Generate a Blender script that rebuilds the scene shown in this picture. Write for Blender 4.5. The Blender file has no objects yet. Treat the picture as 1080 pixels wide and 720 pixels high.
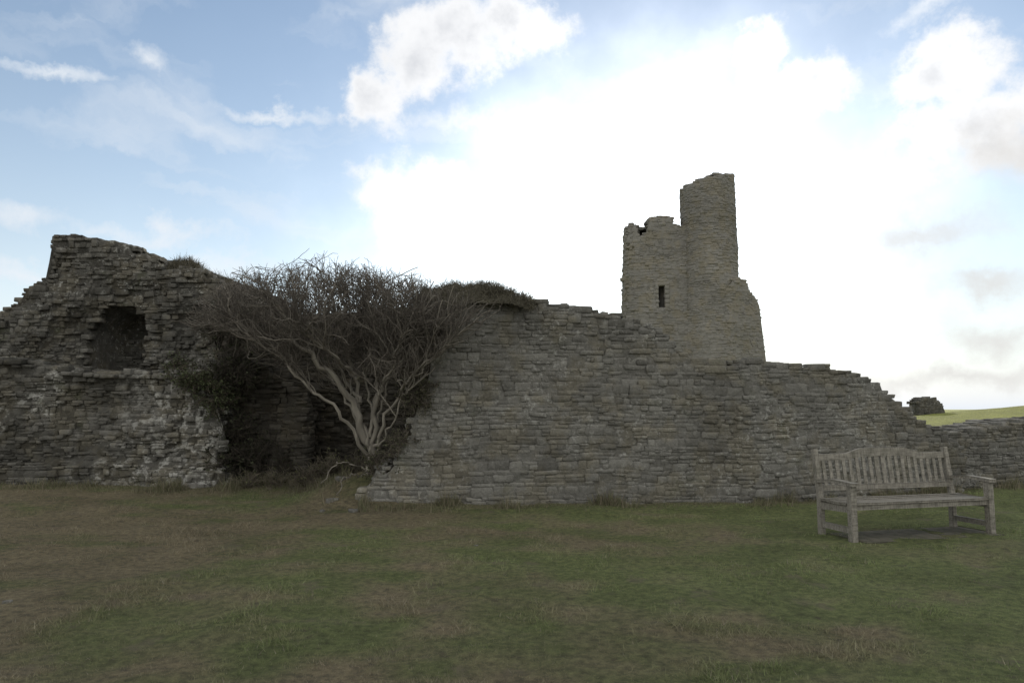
import bpy, math
import numpy as np
from mathutils import Vector

scene = bpy.context.scene
scene.view_settings.view_transform = 'Standard'
scene.view_settings.look = 'None'
scene.view_settings.exposure = 0
COL = scene.collection

# ------------------------------------------------------------ survey helpers
CAMZ = 1.5
F = 750.0
PITCH = math.atan(70 / 750)
cp, sp = math.cos(PITCH), math.sin(PITCH)

def ray(px, py):
    u = (px - 540) / F
    v = (360 - py) / F
    return u, cp - v * sp, sp + v * cp

def pt(px, py, Y):
    x, y, z = ray(px, py)
    k = Y / y
    return np.array((x * k, Y, CAMZ + z * k))

def plan(lst):
    return [tuple(pt(p, 430, Y)[:2]) for p, Y in lst]

def topfn(prof, Ymax=None):
    a = np.array([p[0] for p in prof], float)
    b = np.array([p[1] for p in prof], float)
    def f(x, Y):
        if Ymax and Y > Ymax:
            x = x * Ymax / Y; Y = Ymax
        px = 540 + F * x / Y
        for _ in range(3):
            py = np.interp(px, a, b)
            v = (360 - py) / F
            yy = cp - v * sp
            px = 540 + F * (x / Y) * yy
        return CAMZ + (sp + v * cp) / yy * Y
    return f

# ------------------------------------------------------------ numpy noise
def _hash(ix, iy, seed):
    h = (ix.astype(np.int64) * 374761393 + iy.astype(np.int64) * 668265263 + seed * 974711) & 0x7fffffff
    h = ((h ^ (h >> 13)) * 1274126177) & 0x7fffffff
    h = h ^ (h >> 16)
    return (h & 0xffff) / 65535.0

def vnoise(x, y, seed=0):
    x = np.asarray(x, float); y = np.asarray(y, float)
    ix = np.floor(x); iy = np.floor(y)
    fx = x - ix; fy = y - iy
    fx = fx * fx * (3 - 2 * fx); fy = fy * fy * (3 - 2 * fy)
    a = _hash(ix, iy, seed); b = _hash(ix + 1, iy, seed)
    c = _hash(ix, iy + 1, seed); d = _hash(ix + 1, iy + 1, seed)
    return (a * (1 - fx) + b * fx) * (1 - fy) + (c * (1 - fx) + d * fx) * fy

def fbm(x, y, seed=0, octv=4):
    s = 0; a = 0.5; t = 0
    for i in range(octv):
        s = s + a * vnoise(x * 2 ** i, y * 2 ** i, seed + i * 7)
        t += a; a *= 0.55
    return s / t

def sstep(a, b, x):
    t = np.clip((x - a) / (b - a), 0, 1)
    return t * t * (3 - 2 * t)

# ------------------------------------------------------------ objects
def empty(name, loc):
    o = bpy.data.objects.new(name, None)
    o.location = loc
    o.empty_display_size = 0.2
    COL.objects.link(o)
    return o

def mesh_np(name, V, Q, mat, parent=None, origin=(0, 0, 0), tone=None, smooth=False, tri=False):
    V = np.asarray(V, np.float32) - np.asarray(origin, np.float32)
    Q = np.asarray(Q, np.int32)
    n = Q.shape[1]
    me = bpy.data.meshes.new(name)
    me.vertices.add(len(V)); me.vertices.foreach_set('co', V.ravel())
    me.loops.add(Q.size); me.loops.foreach_set('vertex_index', Q.ravel())
    me.polygons.add(len(Q))
    me.polygons.foreach_set('loop_start', np.arange(0, Q.size, n, dtype=np.int32))
    me.polygons.foreach_set('loop_total', np.full(len(Q), n, np.int32))
    if smooth:
        me.polygons.foreach_set('use_smooth', np.ones(len(Q), bool))
    me.update(calc_edges=True)
    if tone is not None:
        at = me.color_attributes.new('tone', 'FLOAT_COLOR', 'POINT')
        c = np.ones((len(V), 4), np.float32)
        tone = np.asarray(tone, np.float32)
        if tone.ndim == 1:
            c[:, 0] = tone; c[:, 1] = tone; c[:, 2] = tone
        else:
            c[:, :3] = tone
        at.data.foreach_set('color', c.ravel())
    me.validate()
    me.materials.append(mat)
    o = bpy.data.objects.new(name, me)
    COL.objects.link(o)
    if parent is not None:
        o.parent = parent
    else:
        o.location = origin
    return o

def tag(o, label, cat, group=None):
    o['label'] = label; o['category'] = cat
    if group: o['group'] = group

# ------------------------------------------------------------ node helper
class NT:
    def __init__(s, tree):
        s.t = tree; s.n = tree.nodes; s.l = tree.links
    def add(s, typ, **kw):
        n = s.n.new(typ)
        for k, v in kw.items():
            setattr(n, k, v)
        return n
    def put(s, sock, v):
        if isinstance(v, bpy.types.NodeSocket):
            s.l.new(v, sock)
        else:
            sock.default_value = v
    def math(s, op, a, b=None, c=None, clamp=False):
        n = s.add('ShaderNodeMath', operation=op, use_clamp=clamp)
        s.put(n.inputs[0], a)
        if b is not None: s.put(n.inputs[1], b)
        if c is not None: s.put(n.inputs[2], c)
        return n.outputs[0]
    def vmath(s, op, a, b=None):
        n = s.add('ShaderNodeVectorMath', operation=op)
        s.put(n.inputs[0], a)
        if b is not None: s.put(n.inputs[1], b)
        return n
    def noise(s, vec, scale, detail=4, rough=0.55, dist=0.0):
        n = s.add('ShaderNodeTexNoise')
        s.l.new(vec, n.inputs['Vector'])
        n.inputs['Scale'].default_value = scale
        n.inputs['Detail'].default_value = detail
        n.inputs['Roughness'].default_value = rough
        n.inputs['Distortion'].default_value = dist
        return n.outputs['Fac']
    def ramp(s, fac, lo, hi, a=0.0, b=1.0):
        n = s.add('ShaderNodeMapRange', interpolation_type='SMOOTHSTEP')
        s.put(n.inputs[0], fac)
        n.inputs[1].default_value = lo; n.inputs[2].default_value = hi
        n.inputs[3].default_value = a; n.inputs[4].default_value = b
        return n.outputs[0]
    def mix(s, fac, a, b, blend='MIX'):
        n = s.add('ShaderNodeMix', data_type='RGBA', blend_type=blend)
        s.put(n.inputs[0], fac); s.put(n.inputs[6], a); s.put(n.inputs[7], b)
        return n.outputs[2]

def newmat(name):
    m = bpy.data.materials.new(name); m.use_nodes = True
    t = NT(m.node_tree)
    b = m.node_tree.nodes['Principled BSDF']
    b.inputs['Roughness'].default_value = 0.95
    b.inputs['Specular IOR Level'].default_value = 0.15
    return m, t, b

def stone_mat(name, dark, light, lichen=0.3, lichcol=(0.38, 0.378, 0.355, 1), moss=0.2, bump=0.8, xr=None, speck=0.3):
    m, t, b = newmat(name)
    co = t.add('ShaderNodeTexCoord').outputs['Object']
    at = t.add('ShaderNodeAttribute', attribute_name='tone')
    n1 = t.noise(co, 6, 5, 0.65)
    n2 = t.noise(co, 28, 4, 0.7)
    n0 = t.noise(co, 0.8, 3, 0.5)
    f = t.math('ADD', at.outputs['Fac'], t.math('MULTIPLY', t.math('SUBTRACT', n1, 0.5), 1.0))
    f = t.math('ADD', f, t.math('MULTIPLY', t.math('SUBTRACT', n0, 0.5), 0.9), clamp=True)
    c = t.mix(f, dark, light)
    brown = t.mix(1.0, c, (1.03, 0.985, 0.88, 1), 'MULTIPLY')
    c = t.mix(t.ramp(t.noise(co, 2.3, 4, 0.6), 0.45, 0.62), c, brown)
    c = t.mix(t.ramp(n2, 0.3, 0.7, speck, 0.0), c, (0.02, 0.019, 0.016, 1))
    if xr:
        lm = t.ramp(t.noise(co, 6, 5, 0.7), 0.50, 0.62)
        sx = t.add('ShaderNodeSeparateXYZ'); t.l.new(co, sx.inputs[0])
        lm = t.math('MULTIPLY', lm, t.math('MAXIMUM', t.ramp(sx.outputs[0], xr[0], xr[1]), t.ramp(n0, 0.52, 0.64)))
    else:
        lm = t.ramp(t.noise(co, 11, 6, 0.75), 0.55, 0.62)
        lm = t.math('MULTIPLY', lm, t.ramp(n0, 0.42, 0.62, 0.25, 1.0))
    c = t.mix(t.math('MULTIPLY', lm, lichen), c, lichcol)
    if moss > 0:
        mm = t.ramp(t.noise(co, 1.7, 5, 0.7), 0.58, 0.68)
        c = t.mix(t.math('MULTIPLY', mm, moss), c, (0.055, 0.062, 0.03, 1))
    t.l.new(c, b.inputs['Base Color'])
    h = t.math('ADD', t.math('MULTIPLY', n1, 0.6), t.math('MULTIPLY', n2, 0.5))
    bp = t.add('ShaderNodeBump'); bp.inputs['Strength'].default_value = bump
    bp.inputs['Distance'].default_value = 0.05
    t.l.new(h, bp.inputs['Height']); t.l.new(bp.outputs[0], b.inputs['Normal'])
    return m

M_MAIN = stone_mat('grey_rubble_stone', (0.088, 0.085, 0.077, 1), (0.218, 0.212, 0.193, 1), 0.45)
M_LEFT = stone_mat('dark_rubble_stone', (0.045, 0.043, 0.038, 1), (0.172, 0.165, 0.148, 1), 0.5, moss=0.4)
M_LOW = stone_mat('lichened_rubble_stone', (0.05, 0.048, 0.042, 1), (0.19, 0.183, 0.166, 1), 0.6, (0.40, 0.395, 0.37, 1), moss=0.3, xr=(0.0, 1.2))
M_RECESS = stone_mat('shade_darkened_stone', (0.032, 0.029, 0.024, 1), (0.110, 0.100, 0.085, 1), 0.1, moss=0.3)  # stone colour darkened to paint in the shade of the gap
M_TOWER = stone_mat('haze_paled_tower_stone', (0.140, 0.135, 0.124, 1), (0.215, 0.206, 0.189, 1), 0.1, moss=0.0, bump=0.3, speck=0.12)  # dark tones lifted so the colour carries the haze over the tower

def attr_mat(name, mulv=1.0, rough=0.9, transl=0.0):
    m, t, b = newmat(name)
    at = t.add('ShaderNodeAttribute', attribute_name='tone')
    t.l.new(at.outputs['Color'], b.inputs['Base Color'])
    b.inputs['Roughness'].default_value = rough
    if transl > 0:
        tr = t.add('ShaderNodeBsdfTranslucent')
        t.l.new(at.outputs['Color'], tr.inputs['Color'])
        mx = t.add('ShaderNodeMixShader'); mx.inputs[0].default_value = transl
        t.l.new(b.outputs[0], mx.inputs[1]); t.l.new(tr.outputs[0], mx.inputs[2])
        out = [n for n in t.n if n.type == 'OUTPUT_MATERIAL'][0]
        t.l.new(mx.outputs[0], out.inputs['Surface'])
    return m
M_BLADE = attr_mat('grass_blade', transl=0.3)
M_TWIG = attr_mat('bare_twig')
M_LEAF = attr_mat('ivy_leaf', rough=0.7, transl=0.1)

# ------------------------------------------------------------ stone template
def template():
    idx = {}; V = []; Q = []
    def vid(p):
        k = tuple(np.round(p, 5))
        if k not in idx:
            idx[k] = len(V); V.append(p)
        return idx[k]
    g = np.array([-1, -0.75, 0.75, 1])
    for ax in range(3):
        for sg in (-1, 1):
            for i in range(3):
                for j in range(3):
                    q = []
                    for (a, b) in ((i, j), (i + 1, j), (i + 1, j + 1), (i, j + 1)):
                        p = [0, 0, 0]; p[ax] = sg; p[(ax + 1) % 3] = g[a]; p[(ax + 2) % 3] = g[b]
                        q.append(vid(tuple(p)))
                    Q.append(q if sg > 0 else q[::-1])
    return np.array(V, float), np.array(Q)
TV, TQ = template()
kk = 10.0
TVr = TV / ((np.abs(TV) ** kk).sum(1) ** (1 / kk))[:, None]
CORN = np.array([(a, b, c) for a in (-1, 1) for b in (-1, 1) for c in (-1, 1)], float)
CW = np.prod(1 + TV[:, None, :] * CORN[None], axis=2) / 8.0

def stones(C, T, N, S, rg, amp=0.18, tilt=0.03):
    C = np.array(C, float); T = np.array(T, float); N = np.array(N, float); S = np.array(S, float)
    K = len(C); V = len(TV)
    off = rg.uniform(-amp, amp, (K, 8, 3))
    off[:, :, 1] *= 0.35
    loc = TVr[None] + np.einsum('vc,kcd->kvd', CW, off)
    loc += rg.normal(0, 0.03, (K, V, 3)) * np.array((1, 0.6, 1))
    loc = loc * S[:, None, :] / 2
    a = rg.normal(0, tilt, K); ca, sa = np.cos(a)[:, None], np.sin(a)[:, None]
    lx = loc[:, :, 0] * ca - loc[:, :, 2] * sa
    lz = loc[:, :, 0] * sa + loc[:, :, 2] * ca
    W = C[:, None, :] + lx[:, :, None] * T[:, None, :] + loc[:, :, 1:2] * N[:, None, :]
    W[:, :, 2] += lz
    Q = TQ[None] + (np.arange(K) * V)[:, None, None]
    return W.reshape(-1, 3), Q.reshape(-1, 4)

def build_wall(name, P, ztop, zbot, mat, parent=None, origin=(0, 0, 0), ch=(0.05, 0.12), sw=(0.10, 0.30),
               thick=1.0, batter=0.05, recess=None, seed=1, prot=0.010, skip=0.008, bias=None, smooth_course=0.035,
               sdepth=0.22, coretone=0.3, topsize=0.6, tight=1.05, corein=0.018, tvar=0.17, lift=0.04, avoid=None):
    rg = np.random.default_rng(seed)
    P = np.array(P, float)
    seg = np.linalg.norm(np.diff(P, axis=0), axis=1)
    cum = np.concatenate([[0], np.cumsum(seg)]); L = cum[-1]
    def pos(s):
        return np.array((np.interp(s, cum, P[:, 0]), np.interp(s, cum, P[:, 1])))
    def tan(s):
        a = pos(max(0, s - 0.12)); b = pos(min(L, s + 0.12))
        d = b - a; return d / (np.linalg.norm(d) + 1e-9)
    sg = np.linspace(0, L, max(8, int(L / 0.10)))
    tops = np.array([ztop(*pos(s)) for s in sg]) + lift
    def tp(s): return float(np.interp(s, sg, tops))
    zmax = tops.max()
    C = []; T = []; N = []; S = []; tone = []
    def addst(s, z, w, d, h, inward, tn=None):
        p = pos(s); t = tan(s); n = np.array((t[1], -t[0]))
        c = p - n * (inward + batter * (z - zbot))
        C.append((c[0], c[1], z)); T.append((t[0], t[1], 0)); N.append((n[0], n[1], 0)); S.append((w, d, h))
        b = bias(p[0], z) if bias else 0
        tone.append(np.clip(rg.normal(0.42, tvar) + b, 0, 1) if tn is None else tn)
    z = zbot
    while z < zmax:
        h = ch[0] + (ch[1] - ch[0]) * rg.random() ** 1.2
        s = rg.uniform(-0.2, 0)
        while s < L:
            w = rg.uniform(*sw) * (1.5 if rg.random() < 0.12 else 1) * (0.6 + 0.5 * h / ch[1])
            sc = s + w / 2
            s += w
            if sc > L or sc < 0: continue
            zc = z + h / 2 + smooth_course * math.sin(sc * 1.1 + z * 0.7 + seed) + 0.4 * smooth_course * math.sin(sc * 3.7 + z)
            if zc > min(tp(sc), tp(min(L, sc + w * .4)) + .03, tp(max(0, sc - w * .4)) + .03) + 0.01 * rg.normal(): continue
            if rg.random() < skip: continue
            p = pos(sc)
            if avoid and avoid(p[0], zc): continue
            r = recess(p[0], zc) if recess else 0
            pr = rg.normal(0, prot)
            q = rg.random()
            if q < 0.36 and h > 0.07:
                hh = h * rg.uniform(0.35, 0.65)
                if rg.random() < 0.5:
                    addst(sc, zc - (h - hh) / 2, w * tight, sdepth, hh * tight, r + sdepth / 2 - pr)
                else:
                    w1 = w * rg.uniform(.35, .65)
                    addst(sc - (w - w1) / 2, zc - (h - hh) / 2, w1 * tight, sdepth, hh * tight, r + sdepth / 2 - pr)
                    addst(sc + w1 / 2, zc - (h - hh) / 2, (w - w1) * tight, sdepth, hh * tight, r + sdepth / 2 - rg.normal(0, prot))
                addst(sc, zc + hh / 2, w * tight, sdepth, (h - hh) * tight, r + sdepth / 2 - rg.normal(0, prot))
            else:
                addst(sc, zc, w * tight, sdepth, h * tight, r + sdepth / 2 - pr)
        z += h
    s = 0.05
    while s < L:
        w = rg.uniform(0.14, 0.36) * topsize
        t0 = tp(s); tn_ = min(tp(max(0, s - w)), tp(min(L, s + w)))
        lv = [t0]
        zz = t0 - 0.08
        while zz > max(tn_, zbot) and zz > zbot:
            lv.append(zz); zz -= 0.08
        for zl in lv:
            d = 0.08
            while d < thick:
                dd = rg.uniform(0.16, 0.30)
                addst(s + rg.normal(0, 0.03), zl - rg.uniform(-0.005, 0.06), w * rg.uniform(.9, 1.25), dd * 1.1, rg.uniform(0.08, 0.17) * topsize, d + dd / 2)
                d += dd
        s += w * 0.85
    V, Q = stones(C, T, N, S, rg)
    tv = np.repeat(np.array(tone), len(TV))
    nz = max(6, int((zmax - zbot) / 0.12)); ns = len(sg)
    cv = []
    for i, s in enumerate(sg):
        p = pos(s); t = tan(s); n = np.array((t[1], -t[0]))
        top = max(tops[i] - 0.07, zbot + 0.05)
        for j in range(nz + 1):
            zz = zbot - 0.3 + (top - zbot + 0.3) * j / nz
            r = recess(p[0], zz) if recess else 0
            q = p - n * (r + corein + batter * (zz - zbot) + rg.uniform(-0.008, 0.012))
            cv.append((q[0], q[1], zz + rg.uniform(-0.02, 0.02)))
        q = p - n * (thick + batter * (top - zbot)); cv.append((q[0], q[1], top))
        q = p - n * (thick + 0.02); cv.append((q[0], q[1], zbot - 0.3))
    m = nz + 3
    I, J = np.meshgrid(np.arange(ns - 1), np.arange(m), indexing='ij')
    I = I.ravel(); J = J.ravel(); J2 = (J + 1) % m
    cq = np.stack([I * m + J, (I + 1) * m + J, (I + 1) * m + J2, I * m + J2], 1)
    caps = []
    for e in (0, ns - 1):
        base = e * m
        for j in range(nz):
            caps.append((base + j, base + j + 1, base + nz + 1, base + nz + 2) if j == nz - 1 else (base + j, base + j + 1, base + nz + 2, base + nz + 2))
    cv = np.array(cv)
    cap_q = [c for c in caps if len(set(c)) == 4]
    cap_t = [c[:3] for c in caps if len(set(c)) == 3]
    extra = []
    nb = len(cv)
    for (a, b, c) in cap_t:
        extra.append((cv[b] + cv[c]) / 2)
        cap_q.append((a, b, nb + len(extra) - 1, c))
    if extra: cv = np.vstack([cv, np.array(extra)])
    cq = np.vstack([cq, np.array(cap_q)])
    Vall = np.vstack([V, cv]); Qall = np.vstack([Q, cq + len(V)])
    tall = np.concatenate([tv, np.full(len(cv), coretone)])
    return mesh_np(name, Vall, Qall, mat, parent, origin, tall)

# ------------------------------------------------------------ terrain
def ground_h(x, y):
    x = np.asarray(x, float); y = np.asarray(y, float)
    h = 0.06 * (fbm(x * 0.5, y * 0.5, 3) - 0.5) + 0.06 * (fbm(x * 2.2, y * 2.2, 5, 3) - 0.5)
    h = h + 0.05 * sstep(9.8, 10.9, y)
    h = h + 0.08 * sstep(-4.5, -8, x) * sstep(8, 13, y)
    r = np.hypot((x + 2.25) / 0.75, (y - 11.6) / 0.55)
    h = h + 0.44 * np.exp(-r ** 2 * 0.9)
    r2 = np.hypot((x + 4.1) / 1.3, (y - 13.6) / 0.9)
    h = h + 0.16 * np.exp(-r2 ** 2) * (0.6 + 0.8 * fbm(x * 3, y * 3, 90, 3))
    hill = 1.12 + 0.46 * (x / np.maximum(y, 1) * 45 - 26.7) / 5.7
    hill = np.clip(hill, 0.6, 1.95) + 0.10 * (fbm(x * 0.12, y * 0.12, 8) - 0.5)
    h = h + hill * sstep(17, 42, y) * (1 - sstep(48, 120, y)) - 12 * sstep(60, 400, y)
    return h

ax = np.concatenate([-np.geomspace(4000, 13.2, 34), np.arange(-13, 13.01, 0.12), np.geomspace(13.2, 60, 40), np.geomspace(64, 4000, 24)])
ay = np.concatenate([-np.geomspace(300, 1, 14), np.arange(0, 14.01, 0.12), np.geomspace(14.15, 60, 50), np.geomspace(64, 6000, 30)])
GX, GY = np.meshgrid(ax, ay, indexing='ij')
GZ = ground_h(GX, GY)
nx, ny = GX.shape
I, J = np.meshgrid(np.arange(nx - 1), np.arange(ny - 1), indexing='ij')
I = I.ravel(); J = J.ravel()
GQ = np.stack([I * ny + J, (I + 1) * ny + J, (I + 1) * ny + J + 1, I * ny + J + 1], 1)

def grass_col(x, y):
    a = fbm(x * 0.55 + 3, y * 0.8, 21, 4)
    b = fbm(x * 2.0, y * 2.6, 33, 4)
    dry = np.clip(0.27 + 2.2 * (a - 0.5) + 2.4 * (b - 0.5) - 0.13 * x / (0.35 + 0.08 * np.abs(y)) * 0.9 + 0.14 * (y < 5), 0, 1)
    green = np.array((0.158, 0.188, 0.084)); brown = np.array((0.182, 0.158, 0.108))
    c = green[None] * (1 - dry[:, None]) + brown[None] * dry[:, None]
    c = c * (0.62 + 0.76 * b[:, None])
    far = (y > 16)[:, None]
    return np.where(far, np.array((0.27, 0.29, 0.08))[None] * (0.7 + 0.6 * b[:, None]), c)  # distant turf brightened: backlit sun glow painted into its colour

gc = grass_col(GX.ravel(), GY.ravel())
mg, t, b = newmat('mown_turf')
co = t.add('ShaderNodeTexCoord').outputs['Object']
at = t.add('ShaderNodeAttribute', attribute_name='tone')
n1 = t.noise(co, 14, 5, 0.7); n2 = t.noise(co, 70, 3, 0.7); n3 = t.noise(co, 2.2, 5, 0.6); n4 = t.noise(co, 5.5, 5, 0.65)
c = t.mix(t.ramp(n1, 0.3, 0.7), t.mix(1.0, at.outputs['Color'], (0.6, 0.6, 0.6, 1), 'MULTIPLY'), t.mix(1.0, at.outputs['Color'], (1.4, 1.35, 1.2, 1), 'MULTIPLY'))
c = t.mix(t.ramp(n2, 0.3, 0.7, 0.35, 0), c, (0.04, 0.038, 0.026, 1))
c = t.mix(t.ramp(n3, 0.57, 0.68, 0, 0.6), c, (0.16, 0.135, 0.10, 1))
c = t.mix(t.ramp(n4, 0.60, 0.68, 0, 0.6), c, (0.075, 0.064, 0.048, 1))
t.l.new(c, b.inputs['Base Color'])
bp = t.add('ShaderNodeBump'); bp.inputs['Strength'].default_value = 1.0; bp.inputs['Distance'].default_value = 0.06
t.l.new(t.math('ADD', n1, n2), bp.inputs['Height']); t.l.new(bp.outputs[0], b.inputs['Normal'])
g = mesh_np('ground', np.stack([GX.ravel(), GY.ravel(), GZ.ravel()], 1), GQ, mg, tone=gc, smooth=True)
g['kind'] = 'structure'

# ------------------------------------------------------------ grass blades
rg = np.random.default_rng(11)
def blades(name, X, Y, H, Wd, colr, lean=0.5, z0=None):
    K = len(X)
    Z = ground_h(X, Y) if z0 is None else z0
    a = rg.uniform(0, 2 * np.pi, K)
    dx, dy = np.cos(a) * Wd / 2, np.sin(a) * Wd / 2
    l = rg.normal(0, lean, (K, 2)) * H[:, None]
    V = np.empty((K, 3, 3))
    V[:, 0] = np.stack([X - dx, Y - dy, Z - 0.01], 1)
    V[:, 1] = np.stack([X + dx, Y + dy, Z - 0.01], 1)
    V[:, 2] = np.stack([X + l[:, 0], Y + l[:, 1], Z + H], 1)
    Q = np.arange(K * 3).reshape(K, 3)
    return mesh_np(name, V.reshape(-1, 3), Q, M_BLADE, tone=np.repeat(colr, 3, 0))

K = 270000
Y = np.exp(rg.uniform(np.log(3.2), np.log(13.2), K)); X = rg.uniform(-0.86, 0.86, K) * (Y + 0.4)
tf = fbm(X * 2.6, Y * 2.6, 41, 3)
keep = rg.random(K) < 0.2 + 0.8 * sstep(0.38, 0.58, fbm(X * 1.3, Y * 1.6, 47, 4))
X, Y, tf = X[keep], Y[keep], tf[keep]; K = len(X)
H = rg.uniform(0.010, 0.030, K) * (0.45 + 1.5 * sstep(0.45, 0.75, tf))
cb = grass_col(X, Y) * rg.uniform(0.65, 1.5, (K, 1))
st = rg.random(K) < 0.09
cb[st] = np.array((0.27, 0.245, 0.18)) * rg.uniform(0.5, 1.2, (st.sum(), 1))
o = blades('grass', X, Y, H, 0.0035 + 0.0006 * Y, cb, 0.9)
o['kind'] = 'stuff'

# ------------------------------------------------------------ main wall
plan_main = plan([(383, 10.75), (450, 10.8), (600, 10.9), (715, 11.05), (800, 11.2), (900, 11.6), (1012, 12.3)])
prof_main = [(383, 526), (389, 512), (393, 496), (402, 494), (404, 503), (410, 500), (413, 488), (424, 484), (426, 462), (437, 459), (439, 425), (448, 420), (450, 380), (462, 374), (465, 318), (500, 312), (540, 313), (553, 318),
             (575, 321), (600, 324), (625, 328), (640, 332), (655, 334), (675, 341), (693, 346), (702, 353), (710, 364), (722, 376), (745, 384), (775, 386),
             (800, 384), (830, 388), (870, 391), (905, 395), (918, 401), (940, 414), (955, 427), (968, 440), (985, 453), (1000, 464), (1012, 472)]
def bias_main(x, z):
    return 0.10 * (z < 0.4) + 0.10 * sstep(-2.5, -1.0, -x) * (z < 1.6) - 0.05 * (x > 2.8) - 0.08 * (z > 2.4) + 0.35 * (vnoise(x * 0.9, z * 1.4, 71) - 0.5)
o0 = (1.5, 11.0, 0)
def rec_main(x, z):
    return 0.10 * (vnoise(x * 0.7, z * 0.9, 81) - 0.5) + 0.05 * (vnoise(x * 2.6, z * 3.5, 82) - 0.5)
wall = build_wall('castle_wall', plan_main, topfn(prof_main), -0.1, M_MAIN, None, o0, seed=4, bias=bias_main, thick=1.1, batter=0.05, recess=rec_main, tvar=0.15,
                  ch=(0.05, 0.145), sw=(0.10, 0.31), prot=0.008, lift=0.06, tight=1.08, corein=0.010)
tag(wall, 'long grey rubble curtain wall stepping down to a ragged end', 'wall')

plan_r = plan([(985, 12.9), (1040, 13.2), (1150, 14.0), (1300, 15.5), (1500, 17)])
w2 = build_wall('boundary_wall', plan_r, topfn([(985, 456), (1010, 456), (1030, 453), (1060, 448), (1080, 444), (1140, 441), (1175, 405), (1300, 395), (1500, 395)]), -0.05, M_MAIN, None,  # out-of-view right stretch raised to keep low sun off the grass
                (8.5, 13.5, 0), seed=9, thick=0.8, bias=lambda x, z: -0.15, lift=0)
tag(w2, 'low dark rubble wall in front of a sunlit grassy rise', 'wall')

# ------------------------------------------------------------ left ruin
o0 = (-7.5, 13.5, 0.05)
ruin = empty('ruined_gatehouse', o0)
tag(ruin, 'crumbling dark stone gatehouse fragment with an arched niche', 'ruin')
up_prof = [(-120, 420), (-60, 372), (-10, 336), (0, 328), (14, 318), (24, 306), (34, 299), (45, 292), (48, 272), (51, 251), (58, 247), (80, 248), (83, 253), (100, 253), (104, 257), (134, 258), (137, 271),
           (150, 272), (163, 273), (166, 284), (182, 286), (188, 283), (213, 285), (218, 296), (240, 301), (262, 305)]
YU = 14.8
Pu = plan([(-120, YU), (60, YU), (262, YU - .1)])
NPX = 120
nc = pt(NPX, 350, YU); nw = 32 / F * YU
nb = pt(NPX, 391, YU)[2]; nt = pt(NPX, 352, YU)[2]
def arch_in(x, z, g=0.0):
    dx = abs(x - nc[0])
    if z < nb - g or dx > nw + g: return False
    return z < nt + math.sqrt(max(0, (nw + g) ** 2 - dx * dx))
def niche(x, z):
    return 1.1 if arch_in(x, z) else 0.0
ft_up = topfn(up_prof)
def up_rec(x, z):
    hol = 0.16 * math.exp(-(((x - nc[0]) / 0.95) ** 2 + ((z - nt - 0.2) / 0.75) ** 2))
    k = 0.3 + 0.7 * float(sstep(0, 0.6, ft_up(x, YU) - z))
    near = 0.35 if arch_in(x, z, 0.25) else 1.0
    return niche(x, z) + hol * k + near * (k * 0.40 * (vnoise(x * 1.3, z * 1.6, 5) - 0.5) + 0.16 * (vnoise(x * 3.5, z * 3.5, 6) - 0.5))
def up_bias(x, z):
    return -0.05 + 0.4 * (vnoise(x * 1.1, z * 1.5, 72) - 0.5) - (0.15 if niche(x, z) > 0 else 0)  # last term paints the niche's inner shade into the stone tone
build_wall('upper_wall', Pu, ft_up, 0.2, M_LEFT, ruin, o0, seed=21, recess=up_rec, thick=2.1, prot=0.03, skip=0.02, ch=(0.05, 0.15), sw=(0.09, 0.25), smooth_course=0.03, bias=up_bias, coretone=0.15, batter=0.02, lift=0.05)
lo_prof = [(-120, 372), (0, 376), (20, 380), (60, 388), (90, 393), (150, 391), (180, 394), (205, 400), (222, 411), (232, 430), (238, 470), (244, 500)]
YL = 13.0
Pl = plan([(-120, YL + .1), (100, YL), (236, YL - .1), (245, YL + .2)])
ft_lo = topfn(lo_prof)
def lo_rec(x, z):
    d = 0.32 * (vnoise(x * 0.9, z * 1.8, 15) - 0.5) + 0.12 * (vnoise(x * 3.5, z * 5, 16) - 0.5)
    if z < 0.42 + 0.1 * vnoise(x * 2, 0, 17): d -= 0.12
    k = float(sstep(0.0, 1.0, 3 * (vnoise(x * 1.4, 2.0, 18) - 0.2)))
    if z > ft_lo(x, YL) - 0.14: d -= 0.13 * k
    return d
def lo_bias(x, z):
    return 0.15 * float(sstep(-7.8, -6.6, x)) - 0.10 * float(sstep(-7.6, -9, x)) + 0.35 * (vnoise(x * 1.2, z * 2, 73) - 0.5)
build_wall('lower_wall', Pl, ft_lo, -0.05, M_LOW, ruin, o0, seed=22, recess=lo_rec, thick=1.7, prot=0.02, skip=0.015, bias=lo_bias, ch=(0.04, 0.13), sw=(0.09, 0.28), coretone=0.15, lift=0.0)

# walls in the gap
Pg = plan([(222, 14.4), (330, 14.3), (470, 13.8), (540, 13.4)])  # hidden right end lengthened to stop a streak of sun on the grass
o0 = (-3.5, 13.9, 0)
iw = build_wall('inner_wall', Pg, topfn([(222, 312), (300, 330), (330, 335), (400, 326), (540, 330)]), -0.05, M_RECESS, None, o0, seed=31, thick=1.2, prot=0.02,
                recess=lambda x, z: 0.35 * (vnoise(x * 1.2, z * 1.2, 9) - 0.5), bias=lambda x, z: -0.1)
tag(iw, 'rubble wall darkened with painted shade in the gap behind the bare tree', 'wall')
Pj = plan([(228, 13.55), (320, 13.3), (328, 13.4), (331, 14.1)])
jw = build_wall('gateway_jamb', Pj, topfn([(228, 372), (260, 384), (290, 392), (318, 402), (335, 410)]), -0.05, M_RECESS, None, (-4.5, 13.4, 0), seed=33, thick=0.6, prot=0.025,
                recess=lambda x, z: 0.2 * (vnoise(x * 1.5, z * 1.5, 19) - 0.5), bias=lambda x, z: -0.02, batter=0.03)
tag(jw, 'shade-darkened rubble gateway jamb half hidden by bare branches', 'wall')

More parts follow.
